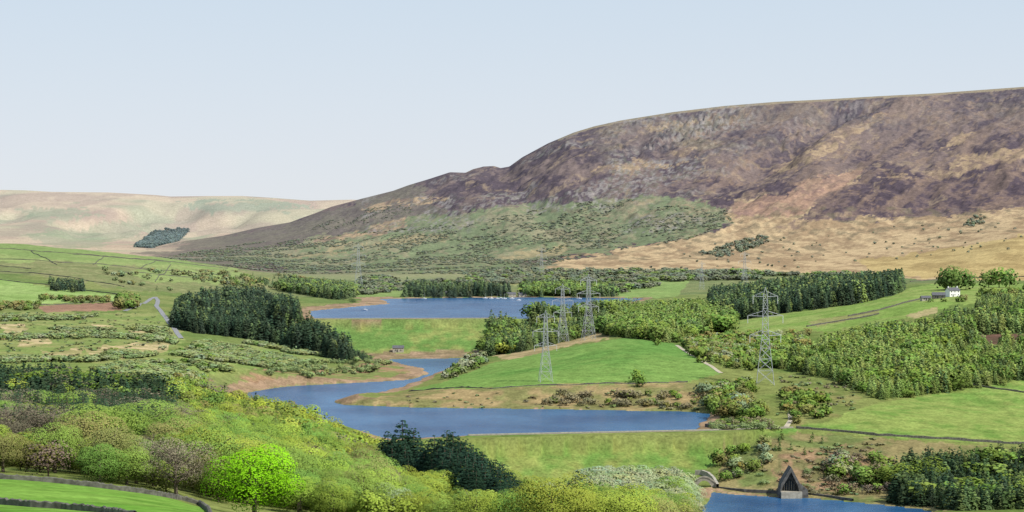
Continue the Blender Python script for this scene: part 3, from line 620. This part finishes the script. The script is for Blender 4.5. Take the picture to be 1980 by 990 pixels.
for g,t in ind:
    k_=t[0]; near=big(t)*F>70
    v=int(rng.integers(0,3)); key=(k_,near,v)
    if key not in tmpl:
        n=11000 if near else 3800
        if g=='c': n=3200 if near else 900
        if g=='s': n=160
        V,Fc,cc,SN=crown(k_,n,v*7+len(k_)*31+int(near))
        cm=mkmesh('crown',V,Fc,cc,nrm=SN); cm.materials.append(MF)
        tm=None
        if g!='s':
            V,Fc=(trunk_broad(v+5,k_=='brown') if g=='b' else trunk_con(v+5)); tm=mkmesh('trunk',V,Fc); tm.materials.append(MBARK)
        tmpl[key]=(cm,tm)
    cm,tm=tmpl[key]; s=t[4]; w_=t[5]*s*wfac(k_)
    rz=rng.uniform(0,6.28)
    if g=='s':
        o=addobj('bush',cm,None,None,(t[1],t[2],t[3]),label=lab[k_],category='bush',group='bushes on rough ground'); o.scale=(w_,w_,s); o.rotation_euler=(0,0,rz)
    else:
        nm='broadleaf_tree' if g=='b' else 'conifer_tree'
        e=addobj(nm,None,None,None,(t[1],t[2],t[3]),label=lab[k_],category='tree',group='trees of the valley woodland' if g=='b' else 'conifers of the plantations'); e.scale=(w_,w_,s); e.rotation_euler=(0,0,rz); e.empty_display_size=.1
        addobj('crown',cm,None,e); addobj('trunk',tm,None,e)
nmap={'b':('distant_broadleaf_woodland','woodland'),'c':('distant_conifer_plantation','woodland'),'s':('distant_scrub','scrub')}
tot=0
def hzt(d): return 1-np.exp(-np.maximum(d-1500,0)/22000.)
for g,lst in stuff.items():
    VV=[];FF=[];CC=[];NN=[];off=0
    by={}
    for t in lst:
        px_h=big(t)*F; lod=0 if px_h>48 else (1 if px_h>22 else (2 if px_h>7 else 3))
        by.setdefault((t[0],lod,int(rng.integers(0,3))),[]).append(t)
    for (k_,lod,v),ts in by.items():
        n=(1300,220,60,24)[lod] if g=='b' else ((300,140,50,30)[lod] if g=='c' else (40,24,14,10)[lod])
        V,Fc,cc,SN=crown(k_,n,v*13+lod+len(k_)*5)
        if g!='s' and lod<2:
            tv,tf=tube((0,0,-.03),(0,0,.45),.02,.012,4); Fc=np.vstack([Fc,tf+len(V)]); V=np.vstack([V,tv]); cc=np.vstack([cc,np.tile((.08,.065,.045),(len(tv),1))]); SN=np.vstack([SN,tv*np.array([40,40,0])+np.array([0,0,.01])])
        A=np.array([t[1:] for t in ts],float); m=len(A)
        th=rng.uniform(0,6.28,m); cs,sn=np.cos(th)[:,None],np.sin(th)[:,None]
        w_=(A[:,3]*A[:,4]*wfac(k_))[:,None]
        x=(V[:,0]*cs-V[:,1]*sn)*w_+A[:,0:1]; y=(V[:,0]*sn+V[:,1]*cs)*w_+A[:,1:2]; z=V[:,2][None,:]*A[:,3:4]+A[:,2:3]
        P=np.stack([x,y,z],-1).reshape(-1,3)
        if lod>=2: SN=SN+np.array([0,0,.5])
        Q=np.stack([SN[:,0]*cs-SN[:,1]*sn,SN[:,0]*sn+SN[:,1]*cs,np.broadcast_to(SN[:,2],(m,len(V)))],-1).reshape(-1,3)
        va=.26 if lod<2 else (.18 if lod==2 else .1)
        tn=rng.uniform(1-va,1+va,(m,1,1))*np.stack([rng.uniform(.85,1.18,m),np.ones(m),rng.uniform(.82,1.18,m)],-1)[:,None,:]
        cl=(cc[None]*tn); hzv=hzt(A[:,1])[:,None,None]; cl=(cl*(1-hzv)+HAZE*hzv).reshape(-1,3)  # distance haze baked into far foliage colours as well
        Fx=(Fc[None]+ (np.arange(m)*len(V))[:,None,None]).reshape(-1,4)+off
        VV.append(P);FF.append(Fx);CC.append(cl);NN.append(Q);off+=len(P)
    if VV:
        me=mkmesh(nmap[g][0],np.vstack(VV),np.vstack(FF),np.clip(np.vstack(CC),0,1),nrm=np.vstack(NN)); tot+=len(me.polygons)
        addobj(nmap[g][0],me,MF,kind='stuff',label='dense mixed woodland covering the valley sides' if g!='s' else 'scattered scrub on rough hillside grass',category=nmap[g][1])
print('TREES',len(TREES),{g:len(l) for g,l in stuff.items()},tot)
# ---------------------------------------------------------------- walls / paths
def resample(pts,step):
    out=[]
    for a,b in zip(pts[:-1],pts[1:]):
        L=math.hypot(b[0]-a[0],b[1]-a[1]); n=max(1,int(L/step))
        for i in range(n): t=i/n; out.append((a[0]+(b[0]-a[0])*t,a[1]+(b[1]-a[1])*t))
    out.append((pts[-1][0],pts[-1][1])); return out
def sweep(pts,prof,mat,name,jit=0,zfun=None,**kw):
    P=np.array(pts); n=len(P); tg=np.gradient(P,axis=0); tg/=np.linalg.norm(tg,axis=1)[:,None]+1e-9
    nr=np.stack([-tg[:,1],tg[:,0]],-1); z=height(P[:,0],P[:,1]) if zfun is None else np.full(n,zfun)
    V=[];m=len(prof)
    for i in range(n):
        jz=rng.uniform(-jit,jit)
        for (a,b) in prof: 
            V.append((P[i,0]+nr[i,0]*a,P[i,1]+nr[i,1]*a,z[i]+b+(jz if b>0.3 else 0)))
    Fc=[]
    for i in range(n-1):
        for j in range(m-1): Fc.append((i*m+j,i*m+j+1,(i+1)*m+j+1,(i+1)*m+j))
    me=mkmesh(name,np.array(V),np.array(Fc)); return addobj(name,me,mat,**kw)
def wall(ip,h=1.3,th=.5,mat=MSTONE,dmin=200,label='weathered grey dry stone wall crossing green pasture',step=3,jit=.14):
    pts=resample([hit(px,r,dmin)[:2] for px,r in ip],step)
    sweep(pts,[(-th/2,-.6),(-th/2,h),(0,h+.12),(th/2,h),(th/2,-.6)],mat,'stone_wall',jit,label=label,category='wall',group='dry stone field walls')
wall([(-60,921),(0,927),(80,932),(150,939),(220,948),(300,959),(350,968),(385,978),(402,990),(408,1010)],.75,.45,step=.45,label='mossy dark dry stone wall along a bright green field')
wall([(-60,966),(0,976),(60,981),(120,985),(200,992),(260,1002)],.7,.45,step=.45,label='mossy dark dry stone wall along a bright green field')
wall([(1540,829),(1620,835),(1700,843),(1800,849),(1900,855),(2050,862)],1.2,.8,dmin=1200,jit=.3)
wall([(1878,745),(1920,752),(1985,760),(2100,765)],1.1,.6,dmin=1250,jit=.3)
wall([(790,757),(950,752),(1100,745),(1225,743),(1330,739)],.6,.5,dmin=1400,jit=.4)
wall([(1700,607),(1600,625),(1560,632)],1.1,.7,dmin=1600,jit=.3)
wall([(1800,575),(1700,600),(1640,612)],1.1,.7,dmin=1600,jit=.3)
wall([(1760,545),(1830,540),(1990,535)],1.2,.7,dmin=1600,jit=.3)
for w_ in ([(-100,480),(80,487),(250,500),(440,520)],[(-100,497),(120,508),(300,523),(420,531)],[(-50,522),(100,532),(180,545),(240,555)],[(60,485),(90,500),(110,512)],[(200,497),(180,512)],[(300,506),(270,520)],[(0,541),(100,552),(235,570)],[(-100,586),(60,590),(220,584)],[(140,492),(330,508)],[(-60,510),(60,520)],[(330,512),(320,528),(300,545)],[(240,527),(400,540),(450,548)]):
    wall(w_,.8,.75,dmin=2000,step=6,jit=.4)
def path(ip,wd,mat,name,dmin=200,zo=.12,world=None):
    pts=resample([hit(px,r,dmin)[:2] for px,r in ip] if world is None else world,4)
    return sweep(pts,[(-wd/2,zo-.3),(-wd/2+.2,zo),(wd/2-.2,zo),(wd/2,zo-.3)],mat,name,kind='structure')
path([(1308,668),(1335,685),(1365,703),(1395,722)],3.2,MPATH,'gravel_path',1450,.25)
path([(1520,826),(1530,812),(1528,800),(1534,790)],3.0,MPATH,'gravel_path',1270,.3)
path([(240,602),(262,594),(280,586),(292,578),(300,575),(305,582),(302,592),(318,612),(335,632),(350,655)],5,MROAD,'road',2000,.5)
path(None,3,MCREST,'dam_crest_road',world=[(a,b) for a,b in dams[0][0]],zo=.15)
path(None,3,MCREST,'dam_crest_road',world=[(a,b) for a,b in dams[1][0]],zo=.2)
for ln,cz,sl in dams:
    pts=resample([(a,b+3.2) for a,b in ln],4)
    sweep(pts,[(-.3,-3),(-.3,.5),(.3,.5),(.3,-3)],MPALE,'parapet_wall',.03,zfun=cz,label='low pale stone parapet wall along the dam crest',category='wall')
# ---------------------------------------------------------------- boxes & bars
def box(x0,x1,y0,y1,z0,z1):
    V=np.array([(x,y,z) for z in (z0,z1) for x,y in ((x0,y0),(x1,y0),(x1,y1),(x0,y1))],float)
    return V,np.array([[0,3,2,1],[4,5,6,7],[0,1,5,4],[1,2,6,5],[2,3,7,6],[3,0,4,7]])
def bar(p,q,w): return tube(p,q,w*.7,w*.7,4)
def hw(z):
    return float(np.interp(z,[0,25,46],[4.6,1.7,1.0]))
def pylon_parts(th):
    lv=[0,7,13,18.5,23,27,31,35,39,43,46]; tw=[]
    cs=[(-1,-1),(1,-1),(1,1),(-1,1)]
    for a,b in zip(lv[:-1],lv[1:]):
        for i in range(4):
            ca,cb=cs[i],cs[(i+1)%4]; ha,hb=hw(a),hw(b)
            tw.append(bar((ca[0]*ha,ca[1]*ha,a-(1 if a==0 else 0)),(ca[0]*hb,ca[1]*hb,b),th))
            tw.append(bar((ca[0]*ha,ca[1]*ha,a),(cb[0]*hb,cb[1]*hb,b),th*.6)); tw.append(bar((cb[0]*ha,cb[1]*ha,a),(ca[0]*hb,ca[1]*hb,b),th*.6))
            tw.append(bar((ca[0]*hb,ca[1]*hb,b),(cb[0]*hb,cb[1]*hb,b),th*.6))
    for cx,cy in cs: tw.append(bar((cx,cy,46),(0,0,50),th*.8))
    arms=[];ins=[]
    for z,L in ((45,6.3),(35,9.0),(25,7.9)):
        pr=[]; h_=hw(z)
        for s in (-1,1):
            for y in (-1,1):
                pr.append(bar((s*h_,y*h_,z),(s*L,0,z+.3),th*.8)); pr.append(bar((s*h_,y*h_,z+2.6),(s*L,0,z+.3),th*.7))
                for t in (.33,.66):
                    a=(s*(h_+(L-h_)*t),y*h_*(1-t),z+.3*t); b_=(s*(h_+(L-h_)*t),y*h_*(1-t),z+2.6+(.3-2.6)*t); pr.append(bar(a,b_,th*.5))
            ins.append((s*L,z))
        arms.append(join(pr))
    iv=[]
    for k_ in range(9): iv.append(tube((0,0,-k_*.42),(0,0,-k_*.42-.3),.1,.2,8))
    iv.append(tube((0,0,0),(0,0,-4),.07,.07,6))
    return join(tw),arms,ins,join(iv)
meshes={}
def pylon(px,row,toprow,rot=0,dmin=1200,d=None,label='tall grey steel lattice electricity pylon with three cross arms'):
    if d is None: x,y,z=hit(px,row,dmin)
    else:
        x=(px-990)*d/F;y=d;z=float(height(x,d))
    ztop=H-(toprow-HZ)*y/F; s=(ztop-z)/50.
    key='n' if y<2200 else 'f'
    if key not in meshes:
        tw,arms,ins,iv=pylon_parts(.185 if key=='n' else .15)
        def mk(n,p,m): me=mkmesh(n,*p); me.materials.append(m); return me
        meshes[key]=(mk('lattice_tower',tw,MSTEEL),[mk('cross_arm',a,MSTEEL) for a in arms],ins,mk('insulator',iv,MINS))
    tw,arms,ins,iv=meshes[key]
    e=addobj('electricity_pylon',None,None,None,(x,y,z),label=label,category='pylon',group='pylons of the power line'); e.scale=(s,s,s); e.rotation_euler=(0,0,rot)
    addobj('lattice_tower',tw,None,e)
    for a in arms: addobj('cross_arm',a,None,e)
    for (ix,iz) in ins: addobj('insulator',iv,None,e,(ix,0,iz+.2))
pylon(1055,738,600,.15); pylon(1088,662,548,.2,1700); pylon(1138,638,530,.25,1900,d=2050)
pylon(1480,743,555,-.1,1280)
pylon(1440,545,485,.2,2500,d=3300); pylon(1357,562,505,.2,2500,d=3250); pylon(693,540,470,.2,3300,d=3700); pylon(1047,530,478,.2,3300,d=4000); pylon(1395,545,515,.2,2500,d=4300); pylon(1425,545,512,.2,2500,d=4400)
# ---------------------------------------------------------------- buildings
def building(px,row,W,Dp,hh,rh,wm,rm,name,label,rot=0,dmin=1500,d=None,wins=3,chim=True,cat='house'):
    if d is None: x,y,z=hit(px,row,dmin)
    else: x=(px-990)*d/F;y=d;z=float(height(x,d))
    e=addobj(name,None,None,None,(x,y,z),label=label,category=cat); e.rotation_euler=(0,0,rot)
    a=W/2;b=Dp/2
    V=np.array([(-a,-b,-1.5),(a,-b,-1.5),(a,b,-1.5),(-a,b,-1.5),(-a,-b,hh),(a,-b,hh),(a,b,hh),(-a,b,hh),(-a,0,hh+rh-.05),(a,0,hh+rh-.05)])
    me=bpy.data.meshes.new('wall'); me.from_pydata(V.tolist(),[],[(0,1,5,4),(2,3,7,6),(1,2,6,9,5),(3,0,4,8,7)]); me.update(); addobj('wall',me,wm,e)
    o=.4; sl=rh/b; V=[]; 
    for zz in (.03,.28):
        V+=[(-a-o,-b-o,hh-o*sl+zz),(a+o,-b-o,hh-o*sl+zz),(a+o,0,hh+rh+zz),(-a-o,0,hh+rh+zz),(a+o,b+o,hh-o*sl+zz),(-a-o,b+o,hh-o*sl+zz)]
    me=bpy.data.meshes.new('roof'); me.from_pydata(V,[],[(6,7,8,9),(9,8,10,11),(1,0,3,2),(2,3,5,4),(0,1,7,6),(1,2,8,7),(2,4,10,8),(4,5,11,10),(5,3,9,11),(3,0,6,9)]); me.update(); rf=addobj('roof',me,rm,e)
    if chim:
        for cx in (-a+.8,a-.8):
            me=mkmesh('chimney',*box(cx-.45,cx+.45,-.45,.45,hh+rh-.6,hh+rh+1.3)); addobj('chimney',me,wm,rf)
    for i in range(wins):
        cx=-a+W*(i+.5)/wins
        for zz in ((1.,hh-1.6) if hh>4.5 else (1.,)):
            me=mkmesh('window',*box(cx-.45,cx+.45,-b-.05,-b+.1,zz,zz+1.0)); addobj('window',me,MDARK,e)
    me=mkmesh('door',*box(-a+W*.5/wins+1.2,-a+W*.5/wins+2.2,-b-.06,-b+.1,-.2,2.0)); addobj('door',me,MDARK,e)
building(1842,573,11,7,5.2,2.4,MWHITE,MSLATE,'farmhouse','white rendered farmhouse with dark slate roof on hillside',.45,1700,wins=3)
building(1815,577,11,7,3.0,2.2,MSTONE,MSLATE,'stone_barn','dark stone barn with slate roof beside the farmhouse',-.1,1700,wins=2,chim=False,cat='barn')
building(1790,581,8,6,2.4,1.6,MPALE,MSLATE,'farm_outbuilding','small pale stone farm outbuilding with slate roof',.1,1700,wins=2,chim=False,cat='barn')
for px,w_,l in ((852,14,'low white lakeside clubhouse with grey roof'),(866,9,'low white lakeside clubhouse with grey roof'),(985,16,'pale stone lakeside house below dark conifers'),(1010,10,'pale stone lakeside house below dark conifers'),(905,9,'pale stone lakeside house below dark conifers')):
    building(px,573.0,w_,7,3.2,2.2,MWHITE if 'white' in l else MPALE,MSLATE,'lakeside_house',l,.2,2950,d=3046,wins=3,chim=False)
building(770,680,10,6,3.5,2,MPALE,MSLATE,'valve_house','small stone valve house at the foot of the dam',0,1900,wins=2,chim=False,cat='building')
def boat(px,row,s=1.0,lv=25.):
    d=(H-lv)*F/(row-HZ); x=(px-990)*d/F
    e=addobj('sailing_boat',None,None,None,(x,d,lv),label='small white moored sailing boat with bare mast',category='boat',group='sailing boats moored near the shore'); e.scale=(s,)*3; e.rotation_euler=(0,0,rng.uniform(-.5,.5))
    V=[];n=9
    for i in range(n):
        t=i/(n-1); w_=1.1*math.sin(math.pi*(.12+.88*t))**.6 if t<1 else .02; xx=-3.2+6.4*t
        V+=[(xx,-max(w_,.02),.9),(xx,-max(w_,.02)*.6,0),(xx,0,-.3),(xx,max(w_,.02)*.6,0),(xx,max(w_,.02),.9)]
    Fc=[(i*5+j,i*5+j+1,i*5+6+j,i*5+5+j) for i in range(n-1) for j in range(4)]+[(i*5+4,i*5,i*5+5,i*5+9) for i in range(n-1)]
    addobj('hull',mkmesh('hull',np.array(V),np.array(Fc)),MHULL,e)
    addobj('mast',mkmesh('mast',*tube((.4,0,.8),(.4,0,7),.06,.04,6)),MHULL,e)
    addobj('cabin',mkmesh('cabin',*box(-.8,1.4,-.6,.6,.85,1.4)),MHULL,e)
for px,row in ((938,577),(950,577.5),(961,578),(968,577.2),(975,578),(990,577.4),(1003,581),(820,578),(705,600),(1120,578)): boat(px,row)
# spillway outlet at the water edge
d_=1149.; x=(1530-990)*d_/F; z=-22
e=addobj('spillway_tower',None,None,None,(x,d_,z),label='dark steep gabled stone spillway outlet at the water edge',category='spillway')
def prism(pts,y0,y1):
    n=len(pts); V=[(a,y0,b) for a,b in pts]+[(a,y1,b) for a,b in pts]
    return V,[tuple(range(n))[::-1],tuple(range(n,2*n))]+[(i,(i+1)%n,n+(i+1)%n,n+i) for i in range(n)]
def pm(name,pts,y0,y1,mat,par,rot=None):
    V,Fc=prism(pts,y0,y1); me=bpy.data.meshes.new(name); me.from_pydata(V,[],Fc); me.update(); return addobj(name,me,mat,par)
pm('footing',[(-5.2,-2),(5.2,-2),(5.2,3.2),(-5.2,3.2)],-3.5,3,MPALE,e)
pm('side_wall',[(-6.2,-1),(-5.21,-1),(-5.0,3.2),(-3.9,6.2),(0,13.0),(0,15.4),(-4.9,7.2)],-1,10,MCONC,e)
pm('side_wall',[(5.21,-1),(8.8,-1),(8.2,4.2),(4.3,7.2),(0,15.4),(0,13.0),(3.3,6.2),(4.0,3.2)],-1,10,MCONC,e)
pm('gable',[(-5.0,3.2),(4.0,3.2),(3.3,6.2),(0,13.0),(-3.9,6.2)],3.2,3.9,MCONC,e)
pm('opening_shade',[(-3.4,3.2),(2.6,3.2),(2.2,6.4),(-.4,8.8),(-3.0,6.4)],2.9,3.15,MDARK,e)  # flat dark slab standing in for the shade inside the opening, behind the bars
for i,(bx,bt) in enumerate(((-3,6.2),(-1.8,7.2),(-.6,8.4),(.6,7.8),(1.8,6.6))): 
    addobj('grille_bar',mkmesh('grille_bar',*tube((bx,2.7,3.2),(bx,2.7,bt),.12,.12,6)),MPALE,e)
def rwall(ip,h,label,lv,mat=MCONC):
    pts=[]
    for px,row in ip:
        d=(H-lv)*F/(row-HZ); pts.append(((px-990)*d/F,d))
    pts=resample(pts,2)
    sweep(pts,[(-.5,-2),(-.5,h),(.5,h),(.5,-2)],mat,'retaining_wall',.05,zfun=lv,label=label,category='wall')
rwall([(1388,949),(1440,954),(1505,957)],2.0,'low weathered stone retaining wall along the water',-21.8)
rwall([(1560,958),(1600,963),(1650,970)],1.4,'low weathered stone retaining wall along the water',-21.8)
pts=[hit(px,r,1100)[:2] for px,r in ((1345,918),(1358,918),(1370,922),(1380,931),(1388,945))]
sweep(resample(pts,1.5),[(-.7,-1.5),(-.7,2.4),(.7,2.4),(.7,-1.5)],MPALE,'spill_channel_wall',.06,label='curved pale stone wall of the dam spill channel',category='wall')
xx,yy,zz=hit(1362,940,1100)
e=addobj('stone_bridge',None,None,None,(xx,yy-2,zz-.3),label='small arched stone footbridge over the spill channel',category='bridge'); e.rotation_euler=(0,0,-.2)
arc=[(-5.5+11*i/14,2.4+2.6*math.sin(math.pi*i/14)) for i in range(15)]
inn=[(4.1-8.2*i/12,-1+4.4*math.sin(math.pi*i/12)**.6) for i in range(13)]
pm('arch',[(-5.5,-1)]+arc+[(5.5,-1)]+inn,-1,1.2,MPALE,e)
pm('parapet',arc+[(a,b+.8) for a,b in arc[::-1]],-1.25,-1.02,MPALE,e)
pts=resample([hit(px,r,1200)[:2] for px,r in ((1365,826),(1400,827),(1440,825),(1490,823))],3)
sweep(pts,[(-.8,-1),(-.8,1.3),(.8,1.3),(.8,-1)],MCONC,'overflow_wall',.25,zfun=1.2,label='dark stone overflow wall beside the dam end',category='wall')
# ---------------------------------------------------------------- light, sky, camera
el=math.radians(47); az=math.radians(127)
sd=Vector((math.sin(az)*math.cos(el),math.cos(az)*math.cos(el),math.sin(el)))
sl=bpy.data.lights.new('Sun','SUN'); sl.energy=4.9; sl.angle=math.radians(.5); sl.color=(1,.955,.87)
so=bpy.data.objects.new('sun',sl); COL.objects.link(so); so.rotation_euler=sd.to_track_quat('Z','Y').to_euler()
w=bpy.data.worlds.new('World'); bpy.context.scene.world=w; w.use_nodes=True; nt=w.node_tree; N=nt.nodes; Lk=nt.links
bg=N['Background']; sk=N.new('ShaderNodeTexSky'); sk.sky_type='NISHITA'; sk.sun_disc=False; sk.sun_elevation=el; sk.sun_rotation=az
sk.air_density=1.0; sk.dust_density=1.0; sk.ozone_density=2.0; sk.altitude=250
tc=N.new('ShaderNodeTexCoord'); sp=N.new('ShaderNodeSeparateXYZ'); Lk.new(tc.outputs['Generated'],sp.inputs[0])
cr=N.new('ShaderNodeValToRGB'); Lk.new(sp.outputs['Z'],cr.inputs[0]); E=cr.color_ramp.elements
E[0].position=0; E[0].color=(.80,.83,.87,1); E[1].position=1; E[1].color=(.24,.34,.54,1)
e1=E.new(.11); e1.color=(.63,.735,.85,1); e1=E.new(.04); e1.color=(.735,.79,.87,1); e2=E.new(.35); e2.color=(.44,.55,.75,1)
scl=N.new('ShaderNodeVectorMath'); scl.operation='SCALE'; scl.inputs['Scale'].default_value=1/.12; Lk.new(cr.outputs[0],scl.inputs[0])
mxn=N.new('ShaderNodeMix'); mxn.data_type='RGBA'; mxn.inputs[0].default_value=.9; Lk.new(sk.outputs[0],mxn.inputs[6]); Lk.new(scl.outputs[0],mxn.inputs[7])
Lk.new(mxn.outputs[2],bg.inputs[0]); bg.inputs[1].default_value=.12
cam=bpy.data.cameras.new('Camera'); co=bpy.data.objects.new('camera',cam); COL.objects.link(co)
cam.sensor_width=36; cam.lens=36*F/1980; cam.clip_start=1; cam.clip_end=60000
co.location=(0,0,H); co.rotation_euler=(math.pi/2-math.atan(45/F),0,0)
sc=bpy.context.scene; sc.camera=co; sc.view_settings.view_transform='Standard'; sc.view_settings.look='None'; sc.view_settings.exposure=0
